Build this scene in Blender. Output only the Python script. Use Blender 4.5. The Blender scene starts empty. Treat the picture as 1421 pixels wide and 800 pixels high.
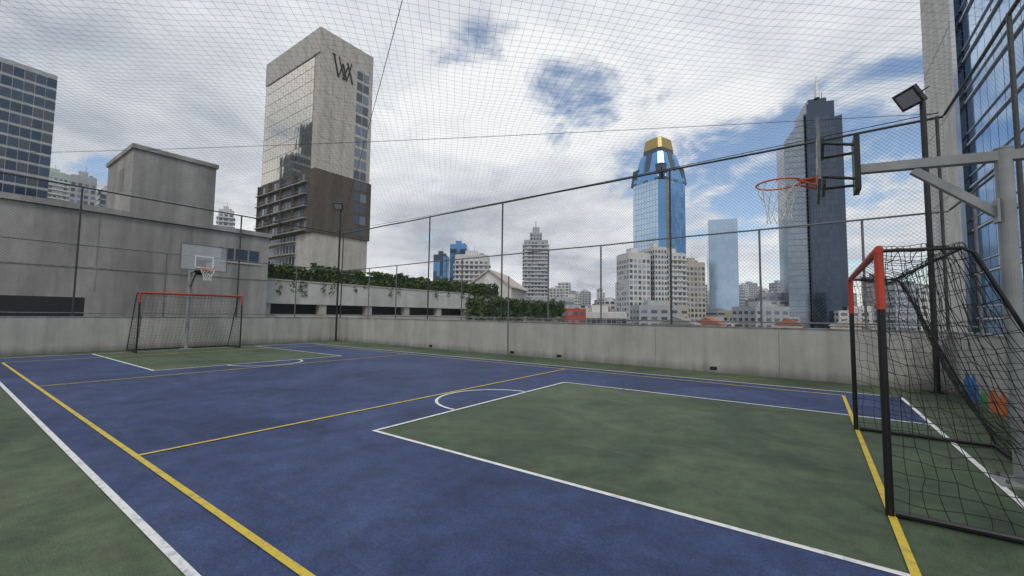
import bpy, math, random
from mathutils import Vector, Matrix, noise
random.seed(7)
S=bpy.context.scene
try:
    S.view_settings.view_transform='Standard'; S.view_settings.look='None'; S.view_settings.exposure=0
except Exception as e: print(e)

# ---------------------------------------------------------------- materials
def lin(c): return tuple(c)+(1.0,)
def new_mat(name):
    m=bpy.data.materials.new(name); m.use_nodes=True
    nt=m.node_tree; b=nt.nodes['Principled BSDF']; return m,nt,b
def N(nt,t,**kw):
    n=nt.nodes.new(t)
    for k,v in kw.items(): setattr(n,k,v)
    return n
def simple(name,col,rough=.6,metal=0,var=.15,scale=3.0,spec=.5):
    m,nt,b=new_mat(name)
    b.inputs['Roughness'].default_value=rough; b.inputs['Metallic'].default_value=metal
    b.inputs['Specular IOR Level'].default_value=spec
    tc=N(nt,'ShaderNodeTexCoord'); n=N(nt,'ShaderNodeTexNoise'); n.inputs['Scale'].default_value=scale; n.inputs['Detail'].default_value=3
    nt.links.new(tc.outputs['Object'],n.inputs['Vector'])
    r=N(nt,'ShaderNodeValToRGB')
    r.color_ramp.elements[0].position=.3; r.color_ramp.elements[1].position=.7
    r.color_ramp.elements[0].color=lin([c*(1-var) for c in col]); r.color_ramp.elements[1].color=lin([min(1,c*(1+var)) for c in col])
    nt.links.new(n.outputs['Fac'],r.inputs['Fac']); nt.links.new(r.outputs['Color'],b.inputs['Base Color'])
    return m
def stained(name,col,dark,rough=.85,sx=1.2,sz=.12,streak=.6,bump=.15,base_dirt=False):
    """concrete / render with vertical weather streaks and blotches"""
    m,nt,b=new_mat(name); L=nt.links
    b.inputs['Roughness'].default_value=rough; b.inputs['Specular IOR Level'].default_value=.25
    tc=N(nt,'ShaderNodeTexCoord')
    mp=N(nt,'ShaderNodeMapping'); mp.inputs['Scale'].default_value=(sx,sx,sz)
    L.new(tc.outputs['Object'],mp.inputs['Vector'])
    n1=N(nt,'ShaderNodeTexNoise'); n1.inputs['Scale'].default_value=2.2; n1.inputs['Detail'].default_value=6; n1.inputs['Roughness'].default_value=.65
    L.new(mp.outputs['Vector'],n1.inputs['Vector'])
    r1=N(nt,'ShaderNodeValToRGB'); r1.color_ramp.elements[0].position=.38; r1.color_ramp.elements[1].position=.68
    L.new(n1.outputs['Fac'],r1.inputs['Fac'])
    n2=N(nt,'ShaderNodeTexNoise'); n2.inputs['Scale'].default_value=.9; n2.inputs['Detail'].default_value=7; n2.inputs['Roughness'].default_value=.7
    L.new(tc.outputs['Object'],n2.inputs['Vector'])
    mul=N(nt,'ShaderNodeMath',operation='MULTIPLY'); mul.inputs[1].default_value=streak
    L.new(r1.outputs['Color'],mul.inputs[0])
    mix=N(nt,'ShaderNodeMix',data_type='RGBA'); mix.inputs[6].default_value=lin(col); mix.inputs[7].default_value=lin(dark)
    L.new(mul.outputs[0],mix.inputs[0])
    mix2=N(nt,'ShaderNodeMix',data_type='RGBA',blend_type='MULTIPLY'); mix2.inputs[0].default_value=.55
    r2=N(nt,'ShaderNodeValToRGB'); r2.color_ramp.elements[0].position=.3; r2.color_ramp.elements[1].position=.65
    r2.color_ramp.elements[0].color=(.6,.6,.6,1)
    L.new(n2.outputs['Fac'],r2.inputs['Fac']); L.new(mix.outputs[2],mix2.inputs[6]); L.new(r2.outputs['Color'],mix2.inputs[7])
    final=mix2.outputs[2]
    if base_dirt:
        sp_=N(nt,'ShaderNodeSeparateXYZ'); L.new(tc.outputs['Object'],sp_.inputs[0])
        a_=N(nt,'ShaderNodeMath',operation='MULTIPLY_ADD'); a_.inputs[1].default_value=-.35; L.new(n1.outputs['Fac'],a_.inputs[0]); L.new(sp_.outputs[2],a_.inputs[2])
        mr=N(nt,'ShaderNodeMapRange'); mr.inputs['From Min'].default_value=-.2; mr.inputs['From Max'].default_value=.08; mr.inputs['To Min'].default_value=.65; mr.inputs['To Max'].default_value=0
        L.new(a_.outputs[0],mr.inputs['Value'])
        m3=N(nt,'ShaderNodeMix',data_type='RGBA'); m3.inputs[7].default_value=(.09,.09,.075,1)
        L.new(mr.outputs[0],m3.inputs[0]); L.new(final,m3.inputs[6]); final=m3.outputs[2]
    L.new(final,b.inputs['Base Color'])
    if bump:
        n3=N(nt,'ShaderNodeTexNoise'); n3.inputs['Scale'].default_value=25; n3.inputs['Detail'].default_value=3
        L.new(tc.outputs['Object'],n3.inputs['Vector'])
        bp=N(nt,'ShaderNodeBump'); bp.inputs['Strength'].default_value=bump; bp.inputs['Distance'].default_value=.02
        L.new(n3.outputs['Fac'],bp.inputs['Height']); L.new(bp.outputs['Normal'],b.inputs['Normal'])
    return m
def court_paint(name,col,dark,light,scuff,wear=.9):
    m,nt,b=new_mat(name); L=nt.links
    tc=N(nt,'ShaderNodeTexCoord')
    n1=N(nt,'ShaderNodeTexNoise'); n1.inputs['Scale'].default_value=.45; n1.inputs['Detail'].default_value=7; n1.inputs['Roughness'].default_value=.68; n1.inputs['Distortion'].default_value=.6
    n2=N(nt,'ShaderNodeTexNoise'); n2.inputs['Scale'].default_value=3.2; n2.inputs['Detail'].default_value=8; n2.inputs['Roughness'].default_value=.76
    n3=N(nt,'ShaderNodeTexNoise'); n3.inputs['Scale'].default_value=110; n3.inputs['Detail'].default_value=3
    for n in(n1,n2,n3): L.new(tc.outputs['Object'],n.inputs['Vector'])
    r1=N(nt,'ShaderNodeValToRGB'); r1.color_ramp.elements[0].position=.38; r1.color_ramp.elements[1].position=.62
    r1.color_ramp.elements[0].color=lin(dark); r1.color_ramp.elements[1].color=lin(light)
    e=r1.color_ramp.elements.new(.5); e.color=lin(col)
    L.new(n1.outputs['Fac'],r1.inputs['Fac'])
    r2=N(nt,'ShaderNodeValToRGB'); r2.color_ramp.elements[0].position=.34; r2.color_ramp.elements[1].position=.68
    r2.color_ramp.elements[0].color=(.6,.6,.6,1); r2.color_ramp.elements[1].color=(1.35,1.35,1.35,1)
    L.new(n2.outputs['Fac'],r2.inputs['Fac'])
    mx=N(nt,'ShaderNodeMix',data_type='RGBA',blend_type='MULTIPLY'); mx.inputs[0].default_value=wear
    L.new(r1.outputs['Color'],mx.inputs[6]); L.new(r2.outputs['Color'],mx.inputs[7])
    r3=N(nt,'ShaderNodeValToRGB'); r3.color_ramp.elements[0].position=.3; r3.color_ramp.elements[1].position=.7
    r3.color_ramp.elements[0].color=(.5,.5,.5,1); r3.color_ramp.elements[1].color=(1.45,1.45,1.45,1)
    L.new(n3.outputs['Fac'],r3.inputs['Fac'])
    mx2=N(nt,'ShaderNodeMix',data_type='RGBA',blend_type='MULTIPLY'); mx2.inputs[0].default_value=.75
    L.new(mx.outputs[2],mx2.inputs[6]); L.new(r3.outputs['Color'],mx2.inputs[7])
    mp=N(nt,'ShaderNodeMapping'); mp.inputs['Scale'].default_value=(.5,3.5,1); mp.inputs['Rotation'].default_value=(0,0,.5); L.new(tc.outputs['Object'],mp.inputs[0])
    n4=N(nt,'ShaderNodeTexNoise'); n4.inputs['Scale'].default_value=1.5; n4.inputs['Detail'].default_value=8; n4.inputs['Roughness'].default_value=.8; L.new(mp.outputs[0],n4.inputs['Vector'])
    r4=N(nt,'ShaderNodeMapRange'); r4.inputs['From Min'].default_value=.56; r4.inputs['From Max'].default_value=.74; r4.inputs['To Max'].default_value=.45; L.new(n4.outputs['Fac'],r4.inputs['Value'])
    m4=N(nt,'ShaderNodeMix',data_type='RGBA'); m4.inputs[7].default_value=lin(scuff)
    L.new(r4.outputs[0],m4.inputs[0]); L.new(mx2.outputs[2],m4.inputs[6])
    # dark damp streaks
    r5=N(nt,'ShaderNodeMapRange'); r5.inputs['From Min'].default_value=.40; r5.inputs['From Max'].default_value=.30; r5.inputs['To Max'].default_value=.45; L.new(n4.outputs['Fac'],r5.inputs['Value'])
    m5=N(nt,'ShaderNodeMix',data_type='RGBA'); m5.inputs[7].default_value=lin([c*.45 for c in dark])
    L.new(r5.outputs[0],m5.inputs[0]); L.new(m4.outputs[2],m5.inputs[6])
    L.new(m5.outputs[2],b.inputs['Base Color'])
    rr=N(nt,'ShaderNodeMapRange'); rr.inputs['To Min'].default_value=.5; rr.inputs['To Max'].default_value=.8
    L.new(n2.outputs['Fac'],rr.inputs['Value']); L.new(rr.outputs[0],b.inputs['Roughness'])
    b.inputs['Specular IOR Level'].default_value=.3
    bp=N(nt,'ShaderNodeBump'); bp.inputs['Strength'].default_value=.3; bp.inputs['Distance'].default_value=.004
    L.new(n3.outputs['Fac'],bp.inputs['Height']); L.new(bp.outputs['Normal'],b.inputs['Normal'])
    return m
def line_paint(name,col,under):
    m,nt,b=new_mat(name); L=nt.links
    tc=N(nt,'ShaderNodeTexCoord')
    n=N(nt,'ShaderNodeTexNoise'); n.inputs['Scale'].default_value=11; n.inputs['Detail'].default_value=8; n.inputs['Roughness'].default_value=.78
    L.new(tc.outputs['Object'],n.inputs['Vector'])
    r=N(nt,'ShaderNodeValToRGB'); r.color_ramp.elements[0].position=.34; r.color_ramp.elements[1].position=.5
    r.color_ramp.elements[0].color=lin(under); r.color_ramp.elements[1].color=lin(col)
    L.new(n.outputs['Fac'],r.inputs['Fac']); L.new(r.outputs['Color'],b.inputs['Base Color'])
    b.inputs['Roughness'].default_value=.6
    return m
def glass(name,col,rough=.06,metal=.85,spec=.8):
    m,nt,b=new_mat(name)
    b.inputs['Base Color'].default_value=lin(col); b.inputs['Roughness'].default_value=rough; b.inputs['Metallic'].default_value=metal
    b.inputs['Specular IOR Level'].default_value=spec
    return m

M={}
M['blue']=court_paint('court_blue_paint',(.035,.055,.138),(.024,.039,.102),(.048,.072,.165),(.10,.13,.19))
M['green']=court_paint('court_green_paint',(.068,.098,.056),(.046,.070,.043),(.095,.125,.073),(.16,.175,.14))
M['white_line']=line_paint('white_line_paint',(.74,.74,.72),(.36,.38,.42))
M['yellow_line']=line_paint('yellow_line_paint',(.62,.46,.045),(.28,.25,.11))
M['wall']=stained('parapet_concrete',(.46,.455,.43),(.27,.265,.245),streak=.55,base_dirt=True)
M['cap']=stained('parapet_cap',(.33,.33,.31),(.12,.12,.11),streak=.9,bump=0)
M['conc']=stained('neighbour_concrete',(.40,.39,.375),(.17,.165,.155),sx=.35,sz=.05,streak=.8)
M['conc_l']=stained('light_concrete',(.55,.53,.49),(.32,.30,.27),sx=.3,sz=.04,streak=.6,bump=0)
M['white_r']=stained('white_render',(.68,.67,.64),(.30,.28,.26),sx=.4,sz=.08,streak=.5,bump=0)
M['dark']=simple('dark_opening',(.012,.012,.013),.5)
M['black']=simple('black_powder_coat',(.012,.012,.013),.45)
M['net']=simple('black_net_cord',(.010,.010,.011),.8)
M['galv']=simple('galvanised_steel',(.16,.165,.17),.5,.4,.25,12)
M['fencepost']=simple('fence_post_paint',(.05,.055,.055),.5,.2,.25,10)
def flat(name,col,rough,metal=0):
    m,nt,b=new_mat(name); b.inputs['Base Color'].default_value=lin(col); b.inputs['Roughness'].default_value=rough; b.inputs['Metallic'].default_value=metal; return m
M['chain']=flat('chain_link_wire',(.09,.095,.095),.6,.2)
M['netcord']=flat('overhead_net_cord',(.09,.10,.11),.8)
M['grey']=simple('grey_pole_paint',(.27,.28,.285),.42,.1,.15,6)
M['red']=simple('red_post_sleeve',(.50,.05,.025),.5,0,.12)
M['orange']=simple('orange_rim_paint',(.62,.11,.03),.45)
M['cord_w']=simple('white_net_cord',(.75,.75,.73),.8)
M['lampg']=glass('floodlight_glass',(.35,.37,.4),.15,.3)
M['leaf_d']=simple('ivy_leaf_dark',(.028,.058,.016),.6,0,.3)
M['leaf_m']=simple('ivy_leaf_mid',(.055,.11,.026),.6,0,.3)
M['leaf_l']=simple('ivy_leaf_light',(.10,.16,.04),.6,0,.3)
M['asph']=simple('city_ground',(.09,.09,.09),.9,0,.4,.02)
M['roof_o']=simple('terracotta_roof',(.36,.12,.06),.8)
M['roof_p']=simple('pale_roof',(.48,.42,.38),.8)

# ---------------------------------------------------------------- mesh builder
class MB:
    def __init__(s): s.v=[];s.f=[];s.m=[];s.mats=[]
    def mi(s,k):
        mt=M[k]
        if mt not in s.mats: s.mats.append(mt)
        return s.mats.index(mt)
    def poly(s,pts,k):
        b=len(s.v); s.v+= [tuple(p) for p in pts]; s.f.append(tuple(range(b,b+len(pts)))); s.m.append(s.mi(k))
    def box(s,x0,x1,y0,y1,z0,z1,k):
        b=len(s.v)
        s.v+=[(x0,y0,z0),(x1,y0,z0),(x1,y1,z0),(x0,y1,z0),(x0,y0,z1),(x1,y0,z1),(x1,y1,z1),(x0,y1,z1)]
        for f in((0,3,2,1),(4,5,6,7),(0,1,5,4),(1,2,6,5),(2,3,7,6),(3,0,4,7)):
            s.f.append(tuple(b+i for i in f)); s.m.append(s.mi(k))
    def loft(s,rings,k,cap=True):
        b=len(s.v); n=len(rings[0])
        for r in rings: s.v+=[tuple(p) for p in r]
        mi=s.mi(k)
        for j in range(len(rings)-1):
            for i in range(n):
                s.f.append((b+j*n+i,b+j*n+(i+1)%n,b+(j+1)*n+(i+1)%n,b+(j+1)*n+i)); s.m.append(mi)
        if cap:
            s.f.append(tuple(b+i for i in reversed(range(n)))); s.m.append(mi)
            s.f.append(tuple(b+(len(rings)-1)*n+i for i in range(n))); s.m.append(mi)
    def tube(s,pts,r,k,n=6,closed=False):
        pts=[Vector(p) for p in pts]; rings=[]; L=len(pts)
        for i,p in enumerate(pts):
            if closed: t=pts[(i+1)%L]-pts[i-1]
            else: t=pts[min(i+1,L-1)]-pts[max(i-1,0)]
            if t.length<1e-9: t=Vector((0,0,1))
            t.normalize()
            up=Vector((0,0,1)) if abs(t.z)<.95 else Vector((1,0,0))
            a=t.cross(up).normalized(); c=t.cross(a)
            rr=r[i] if isinstance(r,(list,tuple)) else r
            rings.append([p+(a*math.cos(q)+c*math.sin(q))*rr for q in [2*math.pi*j/n+math.pi/n for j in range(n)]])
        if closed: rings.append(rings[0])
        s.loft(rings,k,cap=(not closed) and n>3)
    def ribbon(s,pts,side,k):
        b=len(s.v); mi=s.mi(k)
        for p in pts: s.v.append((p[0]-side[0],p[1]-side[1],p[2]-side[2])); s.v.append((p[0]+side[0],p[1]+side[1],p[2]+side[2]))
        for i in range(len(pts)-1): s.f.append((b+2*i,b+2*i+1,b+2*i+3,b+2*i+2)); s.m.append(mi)
    def obj(s,name,parent=None,loc=(0,0,0),rz=0,smooth=False):
        me=bpy.data.meshes.new(name); me.from_pydata(s.v,[],s.f)
        for mt in s.mats: me.materials.append(mt)
        me.polygons.foreach_set('material_index',s.m)
        if smooth: me.polygons.foreach_set('use_smooth',[True]*len(s.f))
        me.update()
        o=bpy.data.objects.new(name,me); S.collection.objects.link(o)
        o.location=loc; o.rotation_euler=(0,0,rz)
        if parent: o.parent=parent
        return o
def empty(name):
    o=bpy.data.objects.new(name,None); S.collection.objects.link(o); return o

# ---------------------------------------------------------------- court
XL,XR=-20.8,2.30            # left / right walls
def yfar(x): return 13.0+(x+20.8)*(12.28-13.0)/(2.3+20.8)
YN=-1.9
b=MB(); b.poly([(-6000,-6000,-32),(6000,-6000,-32),(6000,6000,-32),(-6000,6000,-32)],'asph'); b.obj('ground')
b=MB(); b.poly([(XL,YN,0),(XR,YN,0),(XR,yfar(XR),0),(XL,yfar(XL),0)],'green')
b.obj('court_floor')
b=MB(); b.loft([[(XL-.2,YN-.2,z),(XR+.2,YN-.2,z),(XR+.2,yfar(XR)+.2,z),(XL-.2,yfar(XL)+.2,z)] for z in(-32,-.05)],'conc'); b.obj('court_building')
b=MB()
WX0,WX1,WY0,WY1=-19.6,1.32,.95,10.82
KF,KL=-4.45,-13.15; KY0,KY1=3.35,8.28
def sheet(b,x0,x1,y0,y1,z,k):
    b.poly([(x0,y0,z),(x1,y0,z),(x1,y1,z),(x0,y1,z)],k)
z=.004
sheet(b,KL,KF,WY0,WY1,z,'blue'); sheet(b,KF,WX1,WY0,KY0,z,'blue'); sheet(b,KF,WX1,KY1,WY1,z,'blue')
sheet(b,WX0,KL,WY0,KY0,z,'blue'); sheet(b,WX0,KL,KY1+.1,WY1,z,'blue')
b.obj('court_playing_surface')
b=MB(); w=.05
def ln(x0,x1,y0,y1,k='white_line',z=.008):
    b.poly([(x0,y0,z),(x1,y0,z),(x1,y1,z),(x0,y1,z)],k)
ln(WX0,WX1,WY0-w/2,WY0+w/2); ln(WX0,WX1,WY1-w/2,WY1+w/2)
ln(WX1-w/2,WX1+w/2,WY0+w/2,WY1-w/2); ln(WX0-w/2,WX0+w/2,WY0+w/2,WY1-w/2)
for y in(KY0,KY1):
    ln(KF,WX1-w/2,y-w/2,y+w/2); ln(WX0+w/2,KL,y-w/2+ (.1 if y==KY1 else 0),y+w/2+(.1 if y==KY1 else 0))
ln(KF-w,KF,KY0-w/2,KY1+w/2); ln(KL,KL+w,KY0-w/2,KY1+w/2+.1)
def arc(cx,cy,r,a0,a1):
    n=28
    for i in range(n):
        p=a0+(a1-a0)*i/n;q=a0+(a1-a0)*(i+1)/n
        b.poly([(cx+(r-w/2)*math.cos(p),cy+(r-w/2)*math.sin(p),.008),(cx+(r+w/2)*math.cos(p),cy+(r+w/2)*math.sin(p),.008),
                (cx+(r+w/2)*math.cos(q),cy+(r+w/2)*math.sin(q),.008),(cx+(r-w/2)*math.cos(q),cy+(r-w/2)*math.sin(q),.008)],'white_line')
arc(KF-w,5.8,.98,math.pi/2+.02,3*math.pi/2-.02); arc(KL+w,5.9,.98,-math.pi/2+.02,math.pi/2-.02)
k='yellow_line';zz=.012
YX0,YX1,YY0,YY1=-17.9,.44,1.32,10.3
ln(YX0,YX1,YY0-w/2,YY0+w/2,k,zz); ln(YX0,YX1,YY1-w/2,YY1+w/2,k,zz)
for x in(YX0,-11.95,-5.55,YX1): ln(x-w/2,x+w/2,YY0+w/2,YY1-w/2,k,zz)
b.obj('court_line_markings')

# ---------------------------------------------------------------- parapet walls
HW=1.21
def wallseg(p,q,inward,h=HW,t=.18):
    b=MB(); p=Vector(p);q=Vector(q);o=Vector(inward)*-t
    b.loft([[(p.x,p.y,z),(q.x,q.y,z),(q.x+o.x,q.y+o.y,z),(p.x+o.x,p.y+o.y,z)] for z in(-.02,h)],'wall')
    i=Vector(inward)*.015
    b.loft([[(p.x+i.x,p.y+i.y,z),(q.x+i.x,q.y+i.y,z),(q.x+o.x-i.x,q.y+o.y-i.y,z),(p.x+o.x-i.x,p.y+o.y-i.y,z)] for z in(h+.001,h+.03)],'cap')
    return b
b=wallseg((XL,yfar(XL)),(XR,yfar(XR)),(0,-1))
for x in(-9.0,-7.0,-13.4,-2.2):   # scuppers
    y=yfar(x)-.004; b.poly([(x-.09,y,.06),(x+.09,y,.06),(x+.09,y,.15),(x-.09,y,.15)],'dark')
x=-19.0
while x<2:      # construction joints
    y=yfar(x)-.003; b.poly([(x,y,.02),(x+.012,y,.02),(x+.012,y,HW-.01),(x,y,HW-.01)],'cap'); x+=3.05
b.obj('concrete_parapet_wall')
b=wallseg((XL,YN),(XL,yfar(XL)-.002),(1,0)); b.obj('concrete_parapet_wall')
b=wallseg((XR,YN),(XR,yfar(XR)-.002),(-1,0)); b.obj('concrete_parapet_wall')
b=wallseg((XL,YN),(XR,YN),(0,1)); b.obj('concrete_parapet_wall')
M['mu_o']=simple('mural_orange',(.55,.15,.04),.7);M['mu_b']=simple('mural_blue',(.03,.16,.45),.7);M['mu_g']=simple('mural_green',(.05,.25,.08),.7);M['mu_y']=simple('mural_yellow',(.6,.45,.05),.7)
b=MB(); x=XR-.005
for (y0,y1,z1,k) in((9.35,10.15,.42,'mu_o'),(10.2,10.6,.3,'mu_g'),(10.65,11.5,.55,'mu_b'),(8.4,9.3,.35,'mu_b'),(7.2,8.3,.45,'mu_y')):
    pts=[(x,y0,.03),(x,y1,.03)]+[(x,y1+(y0-y1)*i/8,z1*(.8+.2*math.sin(i*1.7+y0))) for i in range(9)]
    b.poly(pts,k)
b.obj('wall_mural')

# ---------------------------------------------------------------- fences
ZT,ZM,ZB=5.8,3.76,1.36
def clip_lines(L,z0,z1,sp):
    out=[];H=z1-z0;st=sp*math.sqrt(2)
    c=-H
    while c<L:
        a0=max(0,c);a1=min(L,c+H)
        if a1>a0+.02:
            out.append(((a0,z0+a0-c),(a1,z0+a1-c)))
            out.append(((a0,z1-(a0-c)),(a1,z1-(a1-c))))
        c+=st
    return out
def fence(p,q,full,low,sp=.066):
    par=empty('chain_link_fence')
    p=Vector(p);q=Vector(q);L=(q-p).length;d=(q-p)/L;off=Vector((-d.y,d.x))
    P=lambda a,z:(p.x+d.x*a,p.y+d.y*a,z)
    b=MB()
    for a in full: b.tube([P(a,HW+.03),P(a,ZT+.03)],.030,'fencepost',8)
    for a in low: b.tube([P(a,HW+.03),P(a,ZM)],.026,'galv',8)
    for a in list(full)+list(low): b.tube([P(a,HW+.036),P(a,HW+.05)],.075,'galv',8)
    b.obj('posts',par)
    b=MB()
    for z,r in((ZT,.028),(ZM,.022),(ZB,.018)):
        n=12; b.tube([(P(L*i/n,z+random.uniform(-.012,.012))) for i in range(n+1)],r,'fencepost' if z>ZM else 'galv',8)
    b.obj('rails',par)
    b=MB(); o=off*.035; h=.0021*.707
    for (a0,z0),(a1,z1) in clip_lines(L,HW+.06,ZT,sp):
        n=max(1,int(abs(a1-a0)/.14)); pts=[]; sg=1 if z1>z0 else -1
        for i in range(n+1):
            a=a0+(a1-a0)*i/n; zz=z0+(z1-z0)*i/n
            x0,y0,_=P(a,0); e=.004*sg; pts.append((x0+o.x+off.x*e,y0+o.y+off.y*e,zz))
        b.ribbon(pts,(d.x*h*-sg,d.y*h*-sg,h),'chain')
    b.obj('wire_mesh',par)
far0=(XL-.09,yfar(XL)+.09); far1=(XR+.09,yfar(XR)+.09)
xs_low=[-18.2,-16.0,-11.7,-7.5,-5.5,-1.05,1.0]; xs_full=[-20.75,-13.75,-9.6,-3.3,2.3]
fence(far0,far1,[x-XL+.09 for x in xs_full],[x-XL+.09 for x in xs_low])
fence((XL-.09,YN),(XL-.09,far0[1]-.1),[.5,4.9,10.0],[2.7,7.4,12.6])
fence((XR+.09,YN),(XR+.09,far1[1]-.1),[.5,4.6,10.6],[2.6,6.6,8.7,12.6])
fence((XL,YN-.09),(XR,YN-.09),[3,9,15,21],[],sp=.12)

# ---------------------------------------------------------------- overhead net
def netz(x,y):
    u=(x-XL)/(XR-XL); v=(y-YN)/(13-YN)
    e=min(u,1-u,v,1-v)
    s=abs(math.sin(math.pi*1.0*(u-v)))*abs(math.sin(math.pi*(u+v)))
    return ZT+.05-.30*s*min(1,e*8)+.05*noise.noise(Vector((x*.5,y*.5,0)))*min(1,e*8)
par=empty('overhead_safety_net')
b=MB(); sp=.14
for sgn in(1,-1):
    c=-40
    while c<60:
        if sgn>0: lo=max(XL,YN-c);hi=min(XR,12.6-c)
        else: lo=max(XL,c-12.6);hi=min(XR,c-YN)
        if hi-lo>.1:
            n=max(2,int((hi-lo)/.2)); pts=[]
            for i in range(n+1):
                x=lo+(hi-lo)*i/n;y=sgn*x+c
                w_=.05*noise.noise(Vector((x*.8,y*.8,3+sgn)))
                pts.append((x+w_,y-sgn*w_,netz(x,y)))
            b.tube(pts,.0018,'netcord',3)
        c+=sp*math.sqrt(2)
b.obj('mesh_cords',par)
b=MB()
def cable(p,q,r=.006,n=24):
    pts=[]
    for i in range(n+1):
        t=i/n;x=p[0]+(q[0]-p[0])*t;y=p[1]+(q[1]-p[1])*t
        pts.append((x,y,ZT+.06-.12*math.sin(math.pi*t)))
    b.tube(pts,r,'black',5)
cable((XL,12.9),(XR,-.3)); cable((XL,-.3),(XR,13.2-.9))
cable((XL,12.7),(XR,12.25),.01); cable((XL,YN),(XR,YN),.01)
b.obj('support_cables',par)

# ---------------------------------------------------------------- floodlight poles
def lightpole(x,y,h,ang,tilt):
    par=empty('floodlight_pole')
    b=MB(); b.tube([(x,y,0),(x,y,h-.1)],.05,'black',12); b.box(x-.12,x+.12,y-.12,y+.12,.001,.02,'black')
    for dx in(-.09,.09):
        for dy in(-.09,.09): b.tube([(x+dx,y+dy,.02),(x+dx,y+dy,.05)],.012,'galv',6)
    b.obj('pole',par)
    d=Vector((math.cos(ang),math.sin(ang),0)); s_=Vector((-d.y,d.x,0))
    f=Vector((d.x*math.cos(tilt),d.y*math.cos(tilt),-math.sin(tilt))); u_=s_.cross(f)
    c=Vector((x,y,h))+d*.26
    b=MB()
    b.tube([(x,y,h-.12),tuple(Vector((x,y,h-.02))+d*.1),tuple(c-f*.1)],.022,'black',8)
    b.tube([tuple(c+s_*.27),tuple(c+s_*.27-f*.18),tuple(c-s_*.27-f*.18),tuple(c-s_*.27)],.012,'black',6)
    b.obj('bracket',par)
    b=MB()
    def R(w_,h_,dd): return [c+s_*a*w_+u_*bb*h_+f*dd for a,bb in((-1,-1),(1,-1),(1,1),(-1,1))]
    b.loft([R(.14,.11,-.1),R(.25,.2,-.03),R(.25,.2,.05)],'black')
    for i in range(7):
        a=-.12+.04*i
        b.loft([[c+s_*(a+e)+u_*g+f*dd for e,g in((-.004,-.12),(.004,-.12),(.004,.12),(-.004,.12))] for dd in(-.15,-.07)],'black')
    b.obj('lamp_housing',par)
    b=MB(); b.poly(R(.20,.15,.054),'lampg'); b.obj('lamp_glass',par)
lightpole(2.02,12.0,6.15,math.radians(215),math.radians(35))
lightpole(-20.3,12.6,7.1,math.radians(-60),math.radians(35))
b=MB(); b.tube([(-9.1,12.5,0),(-9.1,12.5,2.9)],.025,'galv',8); b.obj('vent_pipe')

# ---------------------------------------------------------------- football goals
def goal(xf,sx,y0,y1,H,dt,db,sp,cr,redfrac):
    par=empty('football_goal'); r=.026
    X=lambda d:xf+sx*d
    b=MB(); zr=H-redfrac
    for y in(y0,y1):
        b.tube([(X(0),y,.0),(X(0),y,zr)],r,'black',10)
    b.obj('posts',par)
    b=MB()
    for y in(y0,y1): b.tube([(X(0),y,zr),(X(0),y,H-.01)],r+.003,'red',10)
    b.tube([(X(0),y0-.03,H),(X(0),y1+.03,H)],r+.004,'red',10)
    b.obj('crossbar',par)
    b=MB()
    for y in(y0,y1):
        b.tube([(X(.03),y,.03),(X(db),y,.03)],.024,'black',8)
        b.tube([(X(.03),y,H-.01),(X(dt),y,H-.02),(X(dt+.06),y,H-.06),(X(db),y,.04)],.014,'black',8)
    b.tube([(X(db),y0,.03),(X(db),y1,.03)],.024,'black',8)
    b.tube([(X(dt),y0,H-.02),(X(dt),y1,H-.02)],.014,'black',8)
    b.obj('support_frame',par)
    b=MB()
    def patch(fn,lu,lv,seed):
        nu=max(3,round(lu/sp));nv=max(3,round(lv/sp))
        G=[[fn(i/nu,j/nv)+Vector([.035*noise.noise(Vector((i*.55,j*.55,seed+k*7)))+.014*noise.noise(Vector((i*1.7,j*1.7,seed+k*5))) for k in range(3)]) for j in range(nv+1)] for i in range(nu+1)]
        for i in range(nu+1): b.tube([G[i][j] for j in range(nv+1)],cr,'net',4)
        for j in range(nv+1): b.tube([G[i][j] for i in range(nu+1)],cr,'net',4)
    back=lambda t:(X(db+(dt-db)*t),H*t)
    sw=lambda u,v:math.sin(math.pi*u)*math.sin(math.pi*v)
    for y,sg in((y0,1),(y1,-1)):
        def f(u,v,y=y,sg=sg):
            xb,zb=back(v); return Vector((X(0)+(xb-X(0))*u,y+sg*.14*sw(u,v),H*v+.02-.09*sw(u,v)))
        patch(f,db,H,y)
    def f(u,v):
        xb,zb=back(v); return Vector((xb-sx*.18*sw(u,v),y0+(y1-y0)*u,zb+.02-.10*sw(u,v)))
    patch(f,y1-y0,H,20)
    def f(u,v): return Vector((X(dt*v),y0+(y1-y0)*u,H-.01-.16*sw(u,v)))
    patch(f,y1-y0,dt,30)
    b.obj('net',par)
goal(.43,1,4.27,7.25,2.0,.45,1.25,.105,.003,.46)
goal(-19.1,-1,4.36,7.6,2.1,.35,1.2,.12,.003,.35)

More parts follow.
